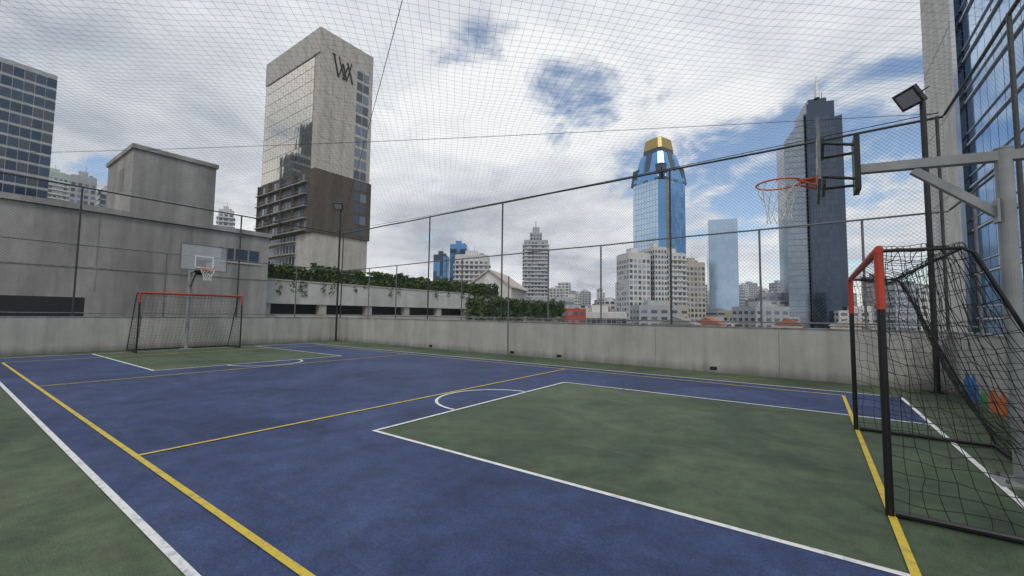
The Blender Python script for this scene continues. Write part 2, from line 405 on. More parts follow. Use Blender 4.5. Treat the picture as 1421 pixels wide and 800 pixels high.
# ---------------------------------------------------------------- basketball hoops
m,nt,bb=new_mat('acrylic_backboard')
for n in list(nt.nodes):
    if n.type!='OUTPUT_MATERIAL': nt.nodes.remove(n)
out=[n for n in nt.nodes if n.type=='OUTPUT_MATERIAL'][0]
t=N(nt,'ShaderNodeBsdfTransparent'); p=N(nt,'ShaderNodeBsdfPrincipled'); mx=N(nt,'ShaderNodeMixShader'); mx.inputs[0].default_value=.28
p.inputs['Base Color'].default_value=(.6,.65,.67,1);p.inputs['Roughness'].default_value=.15
nt.links.new(t.outputs[0],mx.inputs[1]);nt.links.new(p.outputs[0],mx.inputs[2]);nt.links.new(mx.outputs[0],out.inputs[0]); M['acryl']=m
def hoop(xp,yc,sx,xb,wb=1.5,zb0=2.85,zb1=3.80,pr=.062,fr='galv'):
    par=empty('basketball_hoop'); zt=3.04
    b=MB(); b.tube([(xp,yc,0),(xp,yc,1.5),(xp,yc,zt+.03)],pr,'grey',20)
    b.tube([(xp,yc,zt+.031),(xp,yc,zt+.045)],pr+.004,'grey',20)
    b.obj('pole',par)
    b=MB(); b.box(xp-.18,xp+.18,yc-.18,yc+.18,.001,.025,'grey')
    for dx in(-.13,.13):
        for dy in(-.13,.13): b.tube([(xp+dx,yc+dy,.02),(xp+dx,yc+dy,.06)],.014,'galv',6)
    b.obj('base_plate',par)
    xm=xb-sx*.36
    b=MB()
    def sq(p0,p1,hw):
        p0=Vector(p0);p1=Vector(p1);d=(p1-p0).normalized();s_=Vector((0,1,0));u_=d.cross(s_)
        b.loft([[p+s_*a*hw+u_*c*hw for a,c in((-1,-1),(1,-1),(1,1),(-1,1))] for p in(p0,p1)],'grey')
    sq((xp-sx*.16,yc,zt-.045),(xm,yc,zt+.04),.045)
    sq((xp+sx*.03,yc,2.44),(xp+sx*.62,yc,zt-.05),.036)
    b.box(min(xp+sx*.055,xp+sx*.075),max(xp+sx*.055,xp+sx*.075),yc-.07,yc+.07,2.38,2.6,'grey')
    b.obj('arm',par)
    b=MB(); b.box(min(xm,xm+sx*.05),max(xm,xm+sx*.05),yc-.16,yc+.16,2.84,3.42,'black')
    for zz in(2.95,3.32):
        for yy in(-.14,.14):
            b.tube([(xm+sx*.04,yc+yy,zz),(xb-sx*.03,yc+yy*1.9,zz+.04)],.016,'black',8)
    b.box(min(xb-sx*.06,xb-sx*.03),max(xb-sx*.06,xb-sx*.03),yc-.3,yc+.3,2.90,2.96,'black')
    b.box(min(xb-sx*.06,xb-sx*.03),max(xb-sx*.06,xb-sx*.03),yc-.3,yc+.3,3.34,3.40,'black')
    b.obj('mount_frame',par)
    b=MB(); b.box(xb-.008,xb+.008,yc-wb/2+.02,yc+wb/2-.02,zb0+.02,zb1-.02,'acryl'); b.obj('backboard_panel',par)
    b=MB(); e=.014
    for (a0,a1,c0,c1) in((-wb/2,wb/2,zb0,zb0+.03),(-wb/2,wb/2,zb1-.03,zb1),(-wb/2,-wb/2+.03,zb0+.03,zb1-.03),(wb/2-.03,wb/2,zb0+.03,zb1-.03)):
        b.box(xb-e,xb+e,yc+a0,yc+a1,c0,c1,fr)
    zi=min(3.53,zb1-.1)
    for (a0,a1,c0,c1) in((-.3,.3,3.08,3.12),(-.3,.3,zi-.04,zi),(-.3,-.26,3.12,zi-.04),(.26,.3,3.12,zi-.04)):
        b.box(min(xb+sx*.009,xb+sx*.012),max(xb+sx*.009,xb+sx*.012),yc+a0,yc+a1,c0,c1,'cord_w')
    b.obj('backboard_frame',par)
    b=MB(); cx=xb+sx*.385; R_=.228
    b.tube([(cx+R_*math.cos(2*math.pi*i/32),yc+R_*math.sin(2*math.pi*i/32),3.05) for i in range(32)],.010,'orange',8,closed=True)
    b.box(min(xb+sx*.026,xb+sx*.17),max(xb+sx*.026,xb+sx*.17),yc-.09,yc+.09,3.035,3.05,'orange')
    b.box(min(xb+sx*.014,xb+sx*.024),max(xb+sx*.014,xb+sx*.024),yc-.1,yc+.1,2.95,3.06,'orange')
    for yy in(-.085,.085): b.tube([(xb+sx*.02,yc+yy,2.955),(xb+sx*.2,yc+yy*1.3,3.04)],.012,'orange',6)
    b.obj('rim',par)
    b=MB(); n=12; lv=[(0,.225),(.09,.205),(.18,.165),(.27,.135),(.36,.12),(.44,.13)]
    for s_ in(0,1):
        for i in range(n):
            pts=[]
            for j,(dz,rr) in enumerate(lv):
                off=.5 if j%2 else 0
                sg=off if s_==0 else -off
                a=2*math.pi*(i+sg)/n
                pts.append((cx+rr*math.cos(a),yc+rr*math.sin(a),3.04-dz+.006*random.uniform(-1,1)))
            b.tube(pts,.0042,'cord_w',4)
    b.obj('rim_net',par)
hoop(1.50,5.8,-1,.10,wb=1.2,zb0=2.88,zb1=3.52)
hoop(-19.85,6.0,1,-18.5,wb=1.5,zb0=2.98,zb1=3.95)

# ---------------------------------------------------------------- city frame helpers
Rv=Vector((.8134,.5816)); Fv=Vector((-.5820,.8132)); YAW=math.atan2(Rv.y,Rv.x)
def city(r,d): p=Rv*r+Fv*d; return (p.x,p.y)
M['g_dark']=glass('window_dark',(.07,.085,.105),.12,.3)
M['g_mid']=glass('window_mid',(.16,.20,.25),.12,.5)
M['g_lit']=glass('window_pale',(.34,.38,.42),.15,.5)
M['g_blue1']=glass('curtain_blue_a',(.17,.36,.62),.08,.75)
M['g_blue2']=glass('curtain_blue_b',(.21,.40,.64),.08,.75)
M['g_blue3']=glass('curtain_blue_c',(.13,.30,.55),.08,.75)
M['g_sky1']=glass('curtain_pale_a',(.44,.57,.70),.08,.85)
M['g_sky2']=glass('curtain_pale_b',(.41,.54,.67),.08,.85)
M['g_gold']=glass('curtain_gold',(.33,.25,.08),.3,.5)
M['g_beige1']=glass('mirror_beige_a',(.60,.57,.50),.035,.95)
M['g_beige2']=glass('mirror_beige_b',(.57,.54,.47),.05,.95)
M['g_navy1']=glass('curtain_navy_a',(.05,.07,.105),.1,.7)
M['g_navy2']=glass('curtain_navy_b',(.065,.09,.13),.12,.7)
M['g_slate']=glass('curtain_slate',(.23,.275,.33),.1,.8)
M['g_slate2']=glass('curtain_slate_b',(.26,.305,.36),.1,.8)
M['mull']=simple('mullion_grey',(.22,.23,.24),.5,.3)
M['mullw']=simple('white_aluminium',(.62,.63,.64),.45,.1)
M['bw']=stained('apartment_white',(.66,.66,.65),(.46,.45,.44),sx=.2,sz=.03,streak=.5,bump=0)
M['bg']=stained('apartment_grey',(.44,.47,.50),(.33,.35,.37),sx=.2,sz=.03,streak=.5,bump=0)  # light bluish base colour, slight distance haze put into it
M['bb']=stained('apartment_beige',(.50,.46,.40),(.36,.32,.27),sx=.2,sz=.03,streak=.5,bump=0)
M['bgn']=stained('apartment_green_white',(.50,.60,.54),(.38,.46,.41),sx=.2,sz=.03,streak=.5,bump=0)
M['bred']=simple('building_red',(.45,.07,.05),.7)
M['bbr']=stained('building_brown',(.13,.115,.10),(.07,.06,.055),sx=.2,sz=.03,streak=.6,bump=0)
M['bro']=simple('roof_grey',(.25,.25,.25),.9)

def face_pt(w,l,side,a,z,off):
    if side==0: return (-w/2+a,-l/2-off,z)
    if side==1: return (w/2+off,-l/2+a,z)
    if side==2: return (w/2-a,l/2+off,z)
    return (-w/2-off,l/2-a,z)
def rect_quad(b,w,l,s,a0,a1,z0,z1,off,k,jit=0):
    pts=[face_pt(w,l,s,a,z,off+(random.uniform(0,jit) if jit else 0)) for a,z in((a0,z0),(a1,z0),(a1,z1),(a0,z1))]
    b.poly(pts,k)
def windows(b,w,l,z0,z1,fh,bw,glassk,style='grid',sides=(0,1,2,3),fr=(.62,.58),frame='mull',off=.05):
    for s in sides:
        Ln=w if s in(0,2) else l
        nb=max(1,round(Ln/bw)); bwid=Ln/nb; nf=max(1,int((z1-z0)/fh))
        for j in range(nf):
            zz=z0+j*fh
            if style=='ribbon':
                for i in range(nb):
                    rect_quad(b,w,l,s,i*bwid+.08,(i+1)*bwid-.08,zz+fh*.12,zz+fh*.88,off,random.choice(glassk))
                continue
            for i in range(nb):
                a=i*bwid
                if style=='curtain':
                    rect_quad(b,w,l,s,a+.06,a+bwid-.06,zz+.06,zz+fh-.1,off,random.choice(glassk),jit=.012)
                else:
                    fw,fhh=fr
                    rect_quad(b,w,l,s,a+bwid*(1-fw)/2,a+bwid*(1+fw)/2,zz+fh*.22,zz+fh*(.22+fhh),off,random.choice(glassk))
            if style=='balcony' :
                q=[face_pt(w,l,s,x,0,o) for x in(.3,Ln-.3) for o in(.0,1.0)]
                xs=[p[0] for p in q];ys=[p[1] for p in q]
                b.box(min(xs),max(xs),min(ys),max(ys),zz-.08,zz+.85,frame)
def building(name,r0,r1,d,depth,z1,wall='bw',glassk=('g_dark','g_mid'),style='grid',fh=3.1,bw=3.2,rot=0,roof=True,z0=-32,wz=-14,frame='bw',fr=(.62,.58),center=False):
    w=r1-r0;l=depth
    b=MB(); b.box(-w/2,w/2,-l/2,l/2,z0,z1,wall)
    windows(b,w,l,wz,z1-.6,fh,bw,glassk,style,frame=frame,fr=fr)
    if roof:
        b.box(-w/2+.5,w/2-.5,-l/2+.5,l/2-.5,z1,z1+.4,wall)
        b.box(-w*.22,w*.15,-l*.2,l*.2,z1+.4,z1+3.4,wall)
        b.box(w*.2,w*.34,-l*.1,l*.15,z1+.4,z1+2.0,'bro')
        b.tube([(w*.05,0,z1+3.4),(w*.05,0,z1+7)],.12,'mull',4)
    x,y=city((r0+r1)/2,d if center else d+depth/2)
    return b.obj(name,loc=(x,y,0),rz=YAW+rot)
def building_b(name,bear,dist,width,depth,z1,skew=0,**kw):
    """placed by compass-style survey: bearing (deg, left negative) and distance"""
    a=math.radians(bear); r=dist*math.sin(a); d=dist*math.cos(a)
    return building(name,r-width/2,r+width/2,d,depth,z1,rot=-a+skew,center=True,**kw)

# ---- concrete building next door (left)
b=MB(); xw=-30
b.box(-46,xw,-14,13.4,-32,6.5,'conc'); b.box(-46,xw+.15,-14.1,13.5,6.52,6.8,'conc')
b.box(-35.5,xw+.02,6.16,10.07,6.81,10.35,'conc'); b.box(-35.6,xw+.12,6.06,10.17,10.36,10.6,'conc')
b.poly([(xw+.006,-14,1.1),(xw+.006,4.7,1.1),(xw+.006,4.7,2.1),(xw+.006,-14,2.1)],'dark')
for i in range(3): b.box(xw+.01,xw+.12,-10+i*4.6,-9.6+i*4.6,1.1,2.1,'conc')
for (y0,y1) in((10.6,11.3),(11.4,12.1),(12.2,12.8)):
    b.poly([(xw+.006,y0,4.7),(xw+.006,y1,4.7),(xw+.006,y1,5.5),(xw+.006,y0,5.5)],'g_dark')
b.box(xw+.003,xw+.06,10.5,12.9,4.58,4.69,'conc_l')
b.box(xw+.002,xw+.03,-14,13.4,3.6,3.65,'cap')
for yj in(-3,1,5,9): b.box(xw+.003,xw+.02,yj,yj+.04,2.4,3.6,'cap'); b.box(xw+.003,xw+.02,yj,yj+.04,3.65,6.5,'cap')
b.poly([(-32.9,6.15,8.3),(-31.7,6.15,8.3),(-31.7,6.15,9.6),(-32.9,6.15,9.6)],'cap')
b.obj('concrete_annex_building')
b=MB()
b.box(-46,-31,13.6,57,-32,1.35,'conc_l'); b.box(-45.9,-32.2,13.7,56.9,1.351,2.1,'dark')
y=13.6
while y<56: b.box(-31.6,-31.1,y,y+.6,1.351,2.1,'conc_l'); y+=4.2
b.box(-46,-31,13.55,35,2.101,3.75,'white_r'); b.box(-46,-31.2,35,57,2.101,2.7,'white_r')
b.box(-33,-30.95,13.5,35.02,3.752,3.85,'conc_l')
b.obj('parking_building')
def ivy(name,x0,x1,y0,y1,zb,ztf,n):
    b=MB()
    for _ in range(n):
        y=random.uniform(y0,y1); zt=ztf(y)+.6*noise.noise(Vector((y*.7,3,0)))+.35*noise.noise(Vector((y*2.3,9,0)))
        z=zb+(zt-zb)*random.random()**.8; x=random.uniform(x0,x1)+.3*noise.noise(Vector((y*.9,z,1)))
        dn=noise.noise(Vector((x*.5,y*.9,z*1.2)))
        if dn<-.28: continue
        s=random.uniform(.08,.18)
        a=Vector((random.gauss(0,1),random.gauss(0,1),random.gauss(0,1))).normalized(); c=a.orthogonal().normalized(); e=a.cross(c)
        k='leaf_l' if dn>.12 and random.random()<.6 else ('leaf_m' if random.random()<.6 else 'leaf_d')
        P=Vector((x,y,z)); b.poly([P-c*s,P-e*s*.6,P+c*s,P+e*s*.6],k)
    # trailing strands over the parapet
    for _ in range(26):
        y=random.uniform(y0,y1); L_=random.uniform(.3,1.2)
        for i in range(int(L_*26)):
            s=random.uniform(.06,.12); P=Vector((x1+.95+random.uniform(-.05,.08) if zb>3 else x1+.1,y+random.gauss(0,.12),zb+.25-L_*random.random()))
            a=Vector((1,random.gauss(0,.6),random.gauss(0,.6))).normalized(); c=a.orthogonal().normalized(); e=a.cross(c)
            b.poly([P-c*s,P-e*s*.6,P+c*s,P+e*s*.6],random.choice(['leaf_m','leaf_d','leaf_l']))
    b.obj(name)
ivy('ivy_hedge',-32.6,-31.9,13.8,42,3.6,lambda y:5.15,15000)
ivy('ivy_hedge',-31.6,-30.6,34.5,57,.8,lambda y:3.5,12000)
b=MB();b.box(-32.5,-32.2,13.8,42,3.86,4.8,'leaf_d');b.box(-31.4,-31.1,35.1,56.9,.5,3.1,'leaf_d');b.obj('hedge_trellis')

# ---- monogram hotel tower
b=MB(); TX0,TX1,TY0,TY1,TZ=-129.3,-100,54.8,70.4,74.5
b.box(TX0,TX1,TY0,TY1,-32,TZ,'conc_l')
W,Lh=TX1-TX0,TY1-TY0
nb=18;bw=(W-3.0)/nb;z=38.0
while z<TZ-7.5:
    for i in range(nb):
        x0=TX0+.6+i*bw
        j=[random.uniform(0,.012) for _ in range(4)]
        y=TY0-.12
        b.poly([(x0+.04,y-j[0],z+.05),(x0+bw-.04,y-j[1],z+.05),(x0+bw-.04,y-j[2],z+3.25),(x0+.04,y-j[3],z+3.25)],random.choice(['g_beige1','g_beige1','g_beige2']))
    b.box(TX0+.5,TX0+.5+nb*bw+.1,TY0-.1,TY0-.02,z+3.25,z+3.35,'mull')
    z+=3.35
b.box(TX0-.4,TX1+.4,TY0-.5,TY1+.4,21.5,37.6,'bbr')
z=22
while z<37:
    b.box(TX0-.3,TX1-2.5,TY0-1.3,TY0-.51,z,z+.28,'conc')
    for i in range(16):
        x0=TX0+1+i*1.65
        if random.random()<.7: b.poly([(x0,TY0-.53,z+.4),(x0+1.2,TY0-.53,z+.4),(x0+1.2,TY0-.53,z+2.4),(x0,TY0-.53,z+2.4)],random.choice(['g_dark','g_mid','g_lit']))
        if i%4==0: b.box(x0-.2,x0,TY0-1.28,TY0-.52,z+.29,z+2.9,'bbr')
    b.box(TX0-.3,TX1-2.5,TY0-1.32,TY0-1.27,z+.9,z+1.0,'mull')
    z+=3.1
z=4
while z<20:
    b.box(TX0-.1,TX1-8,TY0-1.0,TY0-.01,z,z+.3,'conc')
    for i in range(12):
        x0=TX0+1+i*1.7
        b.poly([(x0,TY0-.04,z+.5),(x0+1.3,TY0-.04,z+.5),(x0+1.3,TY0-.04,z+2.6),(x0,TY0-.04,z+2.6)],random.choice(['g_dark','g_mid']))
    z+=3.1
z=22.5
while z<67:
    for (y0,y1) in((TY1-5.0,TY1-3.2),(TY1-3.0,TY1-1.2)):
        off=.42 if z<37.6 else .03
        b.poly([(TX1+off,y0,z),(TX1+off,y1,z),(TX1+off,y1,z+2.3),(TX1+off,y0,z+2.3)],random.choice(['g_dark','g_dark','g_mid']))
    z+=3.1
for zj in range(40,72,6): b.box(TX1+.002,TX1+.02,TY0,TY1-5.4,zj,zj+.07,'conc')
for yj in(TY0+3.5,TY0+7.0): b.box(TX1+.003,TX1+.024,yj,yj+.07,37.7,63,'conc')
b.box(TX0+.8,TX1-.8,TY0+.8,TY1-.8,TZ+.001,TZ+.05,'bro')
b.box(TX0,TX1+.01,TY0-.25,TY0-.001,TZ-6.6,TZ+.02,'conc_l')
b.box(TX0+.7,TX1-2.6,TY0-.32,TY0-.26,TZ-6.9,TZ-6.62,'mull')
def bar(p,q,wd,dx=0):
    p=Vector(p);q=Vector(q);d=(q-p).normalized();n=Vector((-d.y,d.x))*wd/2
    ring=[p-n,q-n,q+n,p+n]
    b.loft([[(x0,c.x,c.y) for c in ring] for x0 in(TX1+.02,TX1+.15+dx)],'black')
my,mz=61.0,66.2
for i,(p,q,wd) in enumerate((((-2.6,3),(-1.2,-2.6),.42),((-1.2,-2.6),(0,1.6),.22),((0,1.6),(1.2,-2.6),.42),((1.2,-2.6),(2.6,3),.22),((-1.2,3),(.6,-2.6),.3),((.0,-2.6),(1.6,1.8),.22),((1.3,2.6),(3.0,-2.6),.42),((-3.1,3),(-2.1,3),.2))):
    bar((my+p[0],mz+p[1]),(my+q[0],mz+q[1]),wd,i*.004)
b.obj('monogram_hotel_tower')

# ---- blue and gold crowned tower
b=MB()
def octa(w,ch,z): h=w/2; return [(x,y,z) for x,y in((-h,-h+ch),(-h+ch,-h),(h-ch,-h),(h,-h+ch),(h,h-ch),(h-ch,h),(-h+ch,h),(-h,h-ch))]
W0=29
def crown(w,z): return octa(w,w*.12,z)
b.loft([crown(W0,-32),crown(W0,100)],'g_blue3')
b.loft([crown(W0,100.01),crown(W0*.68,120)],'g_blue3')
b.loft([crown(W0*.60,120.01),crown(W0*.57,124)],'g_navy1')
b.loft([crown(W0*.58,124.01),crown(W0*.50,132)],'g_gold')
b.loft([crown(W0*.40,132.01),crown(W0*.38,133)],'g_navy1')
h=W0/2;ch=W0*.12
def side_poly(q,side,kk):
    c,s_=math.cos(side*math.pi/2),math.sin(side*math.pi/2)
    b.poly([(x*c-y*s_,x*s_+y*c,zz) for x,y,zz in q],kk)
z=-10
while z<97:
    for side in range(4):
        n=9
        for i in range(n):
            a0=-h+ch+(W0-2*ch)*i/n+.08;a1=-h+ch+(W0-2*ch)*(i+1)/n-.08
            jj=[random.uniform(0,.012) for _ in range(4)]; o=-h-.06
            q=[(a0,o-jj[0],z+.1),(a1,o-jj[1],z+.1),(a1,o-jj[2],z+3.7),(a0,o-jj[3],z+3.7)]
            if side==3: kk=random.choice(['g_sky1','g_sky2'])  # left face paler: sky reflection put into the pane colour
            else: kk=random.choice(['g_blue1','g_blue2','g_blue3'])
            if side==0 and i==0 : kk='g_gold'
            side_poly(q,side,kk)
    z+=3.9
for side in range(4):
    for i,(a,hh,kk) in enumerate(((-.36,110,'g_navy1'),(-.2,116,'g_blue3'),(0,121,'g_navy2'),(.2,116,'g_blue3'),(.36,110,'g_navy1'))):
        wd=W0*.085
        q0=[(W0*a-wd,-h-.3),(W0*a+wd,-h-.3),(W0*a+wd,-h+5),(W0*a-wd,-h+5)]
        c,s_=math.cos(side*math.pi/2),math.sin(side*math.pi/2)
        top=(hh-100)/20*W0*.16
        b.loft([[(x*c-(y+dy)*s_,x*s_+(y+dy)*c,zz) for x,y in q0] for zz,dy in((98+i*.01,0),(hh,top))],kk)
x,y=city(107.5,305); b.obj('crowned_glass_tower',loc=(x,y,0),rz=YAW+math.radians(33))
building('glass_office_tower',146,165,300,18,73,'g_sky2',('g_sky1','g_sky2'),'curtain',3.6,2.6,rot=-.36,roof=False)
# dark tower with slanted wing and spire
b=MB()
def prism(x0,x1,y0,y1,z0,za,zb,k): b.loft([[(x0,y0,z0),(x1,y0,z0),(x1,y1,z0),(x0,y1,z0)],[(x0,y0,za),(x1,y0,zb),(x1,y1,zb),(x0,y1,za)]],k)
prism(-14.6,-4.2,-5,12,-32,105,121,'g_slate')
prism(-3.8,9.6,-8,14,-32,125,125.5,'g_navy1'); prism(9.8,14.2,-5,12,-32,117,118,'g_navy1')
z=-12
while z<116:
    for i in range(9):
        x0=-3.6+i*1.47; b.poly([(x0,-8.08-random.random()*.01,z+.1),(x0+1.3,-8.08-random.random()*.01,z+.1),(x0+1.3,-8.08,z+3.1),(x0,-8.08,z+3.1)],random.choice(['g_navy1','g_navy2','g_navy2']))
    for i in range(5):
        x0=-14.4+i*2.0
        if z+3.5<105+ (x0+14.4)*1.5: b.poly([(x0,-5.06,z+.2),(x0+1.8,-5.06,z+.2),(x0+1.8,-5.06,z+2.9),(x0,-5.06,z+2.9)],random.choice(['g_slate','g_slate2']))
    for i in range(7):
        y0=-4.8+i*2.4
        if z<100: b.poly([(-14.66,y0+2.1,z+.2),(-14.66,y0,z+.2),(-14.66,y0,z+2.9),(-14.66,y0+2.1,z+2.9)],random.choice(['g_slate','g_slate2']))
    if z<112: b.box(-14.7 if z<103 else -14.6+(z-102)*.65,-4.3,-5.3,-5.07,z+2.95,z+3.1,'mull')
    z+=3.5
b.box(-2,7,-5,8,125.6,129,'g_navy1')
b.tube([(2.3,-5.5,129),(2.3,-5.5,134),(2.3,-5.5,143)],[1.5,1.0,.15],'mullw',6)
b.tube([(5.3,-3.5,129),(5.3,-3.5,133)],.2,'mull',6)
x,y=city(174.8,241); b.obj('dark_spire_tower',loc=(x,y,0),rz=YAW+math.radians(-19))

building('stepped_residential_tower',9.9,30,349,18,65,'bg',('g_dark','g_mid','g_lit'),'balcony',3.1,2.8,frame='bw',roof=False)
b=MB(); b.box(-5,5,-5,5,65.01,72,'bg'); b.box(-2.6,3,-3,3,72.01,77,'bg'); windows(b,10,10,65,72,3,2.5,('g_dark','g_mid'),'grid'); b.tube([(0,0,77),(0,0,83)],.3,'mull',5)
x,y=city(20,358); b.obj('tower_penthouse',loc=(x,y,0),rz=YAW)
building('blue_glass_tower',-55,-46,291,14,43,'g_navy2',('g_blue3','g_navy2'),'curtain',3.5,2.2)
building('blue_glass_tower',-45,-33,300,14,52,'g_blue3',('g_blue3','g_blue1','g_navy2'),'curtain',3.5,2.2)
building('white_apartment_block',-36,-15,262,14,39,'bw',('g_dark','g_mid'),'balcony',3.1,3.0)
building('white_apartment_tower',62.6,76,232,14,37,'bw',('g_dark','g_mid','g_lit'),'grid',3.0,2.6,rot=.25)
building('white_apartment_tower',78.5,86.5,236,14,41,'bw',('g_dark','g_mid'),'grid',3.0,2.0,rot=.25)
building('white_apartment_tower',87.5,98.5,238,14,38,'bw',('g_dark','g_mid','g_lit'),'balcony',3.0,2.8,rot=.2)
building('beige_apartment_tower',100,111,240,14,33,'bb',('g_dark','g_mid'),'grid',3.0,2.4)
building_b('dark_office_tower',-51.0,190,15,13,72,skew=.12,wall='bg',glassk=('g_navy1','g_navy1','g_navy2','g_dark'),style='ribbon',fh=3.4,bw=2.2,roof=False)
building_b('dark_office_tower',-54.3,196,14,14,92,wall='g_navy1',glassk=('g_navy2','g_navy1'),style='curtain',fh=3.4,bw=2.5,roof=False)
building_b('green_white_apartment_tower',-48.2,440,17,15,98,skew=.2,wall='bgn',glassk=('g_mid','g_lit','g_dark'),style='balcony',fh=3.1,bw=2.6,frame='bw')
building_b('grey_apartment_block',-46.2,325,10,12,73,wall='bg',glassk=('g_dark','g_mid'),style='grid',fh=3.1,bw=2.6)
building_b('grey_apartment_block',-44.4,332,9,12,69,skew=.2,wall='bw',glassk=('g_dark','g_mid'),style='ribbon',fh=3.1,bw=2.6)
building_b('white_apartment_tower',-34.7,355,9,10,72,wall='bw',glassk=('g_dark','g_mid'),style='balcony',fh=3.1,bw=2.6)
building('red_commercial_building',23,31,175,12,4.6,'bred',('g_mid','g_lit'),'grid',3.0,2.4,roof=False)
building('white_commercial_building',31.5,52,190,16,3.2,'bw',('g_dark','g_mid'),'ribbon',3.0,2.4)
# pale gabled house
b=MB(); w_,l_=7.8,12
b.box(-w_/2,w_/2,-l_/2,l_/2,-32,6.2,'white_r')
b.loft([[(-w_/2,y,6.201),(w_/2,y,6.201),(0,y,8.9)] for y in(-l_/2,l_/2)],'white_r')
for s_ in(-1,1): b.loft([[(s_*(w_/2+.4),y,5.95),(0,y,8.98),(0,y,9.2),(s_*(w_/2+.4),y,6.17)] for y in(-l_/2-.4,l_/2+.4)],'roof_p')
b.poly([(-1,-l_/2-.02,4.2),(1,-l_/2-.02,4.2),(1,-l_/2-.02,5.6),(-1,-l_/2-.02,5.6)],'g_dark')
x,y=city(-2.4,76); b.obj('gabled_house',loc=(x,y,0),rz=YAW-.25)

# ---- blue glass office block on the right
b=MB(); GX=12.0; YS=55.4
b.box(GX,GX+30,24,YS,-32,75,'g_blue3'); b.box(GX-.4,GX+30,YS+.01,67.5,-32,75,'white_r')
z=-6
while z<73:
    y=24
    while y<YS-1.8:
        jj=[random.uniform(0,.012) for _ in range(4)]
        b.poly([(GX-.06-jj[0],y+1.7,z+.1),(GX-.06-jj[1],y+.04,z+.1),(GX-.06-jj[2],y+.04,z+3.7),(GX-.06-jj[3],y+1.7,z+3.7)],random.choice(['g_blue1','g_blue1','g_blue3','g_blue2']))
        y+=1.75
    b.box(GX-.22,GX-.02,24,YS-1.5,z+3.72,z+3.84,'mullw')
    b.box(GX-.18,GX-.02,24,YS-1.5,z+.9,z+.95,'mullw')
    z+=3.9
b.box(GX-.5,GX-.01,YS-1.45,YS-.02,-10,75,'g_navy1')
b.box(GX-.3,GX-.01,38,38.3,-10,75,'g_navy1')
for zz in range(-2,74,8): b.box(GX-.42,GX-.401,YS+.02,67.5,zz,zz+.08,'conc')
b.obj('blue_glass_office_block')

# ---- tower south-west (seen mirrored in the hotel glass)
building('apartment_tower',-270,-225,-150,30,105,'bb',('g_dark','g_mid'),'grid',3.2,3.4)

# ---- distant city mass
b=MB()
wk=['bw','bw','bg','bb','bg','bw']
def blockb(r,d,w,l,z1,k,fh=3.3):
    x,y=city(r,d); a=YAW+random.uniform(-.5,.5); ca,sa=math.cos(a),math.sin(a)
    vs=len(b.v); b.box(-w/2,w/2,-l/2,l/2,-32,z1,k)
    if random.random()<.6: b.box(-w*.2,w*.2,-l*.2,l*.2,z1+.01,z1+2.5,k)
    zz=max(-14,z1-60)
    st=random.random()
    while zz<z1-2:
        for s in(0,1,3):
            Ln=w if s==0 else l
            if st<.35: rect_quad(b,w,l,s,.5,Ln-.5,zz+1,zz+2.3,.06,'g_mid')
            else:
                n=max(2,int(Ln/4))
                for i in range(n): rect_quad(b,w,l,s,Ln*(i+.2)/n,Ln*(i+.8)/n,zz+.9,zz+2.4,.06,'g_dark' if random.random()<.5 else 'g_mid')
        zz+=fh
    for i in range(vs,len(b.v)):
        px,py,pz=b.v[i]; b.v[i]=(x+px*ca-py*sa,y+px*sa+py*ca,pz)
random.seed(21)
for _ in range(330):
    d=random.uniform(200,1100); t=random.uniform(-.35,1.25); r=t*d
    mid=.24<t<.60
    if .72<t<.82 and d<260: continue
    s_=d/582
    px=random.choice([2,6,10,16,-5,-8]) if mid else random.choice([2,5,8,12,18,24,-4,-8,-3])
    if t>.57 and random.random()<.4: px+=random.uniform(8,26)
    blockb(r,d,random.uniform(12,26),random.uniform(12,24),1.5+px*s_,random.choice(wk))
# denser downtown quarter (mid and high rise)
for _ in range(120):
    t=random.uniform(.02,.66); d=random.uniform(420,1000); r=t*d
    e=random.choice([.015,.03,.04,.05,.06,.075])*random.uniform(.8,1.15)
    blockb(r,d,random.uniform(8,18),random.uniform(10,18),1.5+e*d,random.choice(wk))
for (r,d,w_,z1) in((246,407,11,27.9),(277,436,10.5,38.6),(233,349,12,29),(303,465,10,30),(169.5,186,8.3,18.2),(190.9,198,7.5,16),(252.3,291,7,31),(65.4,524,8,41),(41.7,524,9,29),(31,500,8,30),(52,480,10,24),(67.3,291,12,11.8),(48.1,268,9,8),(332.7,349,8.4,31),(262,372,9,22),(78,610,7,48),(98,620,9,36),(40,600,7,46),(87,560,8,30),(122,700,10,44)):
    blockb(r,d,w_,12,z1,random.choice(['bb','bw','bg','bw']))
b.obj('distant_city_buildings')
b=MB()
for (r,d,w_,k) in((112,170,9,'roof_o'),(60,150,12,'bro'),(130,160,14,'roof_p'),(75,160,10,'roof_o')):
    x,y=city(r,d); b.box(x-w_/2,x+w_/2,y-5,y+5,-32,-1,'bw')
    b.loft([[(x-w_/2-.5,yy,-1),(x+w_/2+.5,yy,-1),(x,yy,1.6)] for yy in(y-5.5,y+5.5)],k)
b.obj('low_rise_houses')
b=MB()
for _ in range(8000):
    t=random.uniform(.1,1.2); d=random.choice([120,135,150])+random.uniform(-4,4); r=t*d
    q=noise.noise(Vector((r*.12,d,0)))
    if q<-.15: continue
    x,y=city(r,d); z=-9+7*q+random.uniform(-4,2.5); s=random.uniform(.25,.6)
    a=Vector((random.gauss(0,1),random.gauss(0,1),random.gauss(0,1))).normalized(); c=a.orthogonal().normalized(); e=a.cross(c); P=Vector((x,y,z))
    b.poly([P-c*s,P-e*s*.7,P+c*s,P+e*s*.7],random.choice(['leaf_d','leaf_m','leaf_m','leaf_l']))
b.obj('distant_trees')

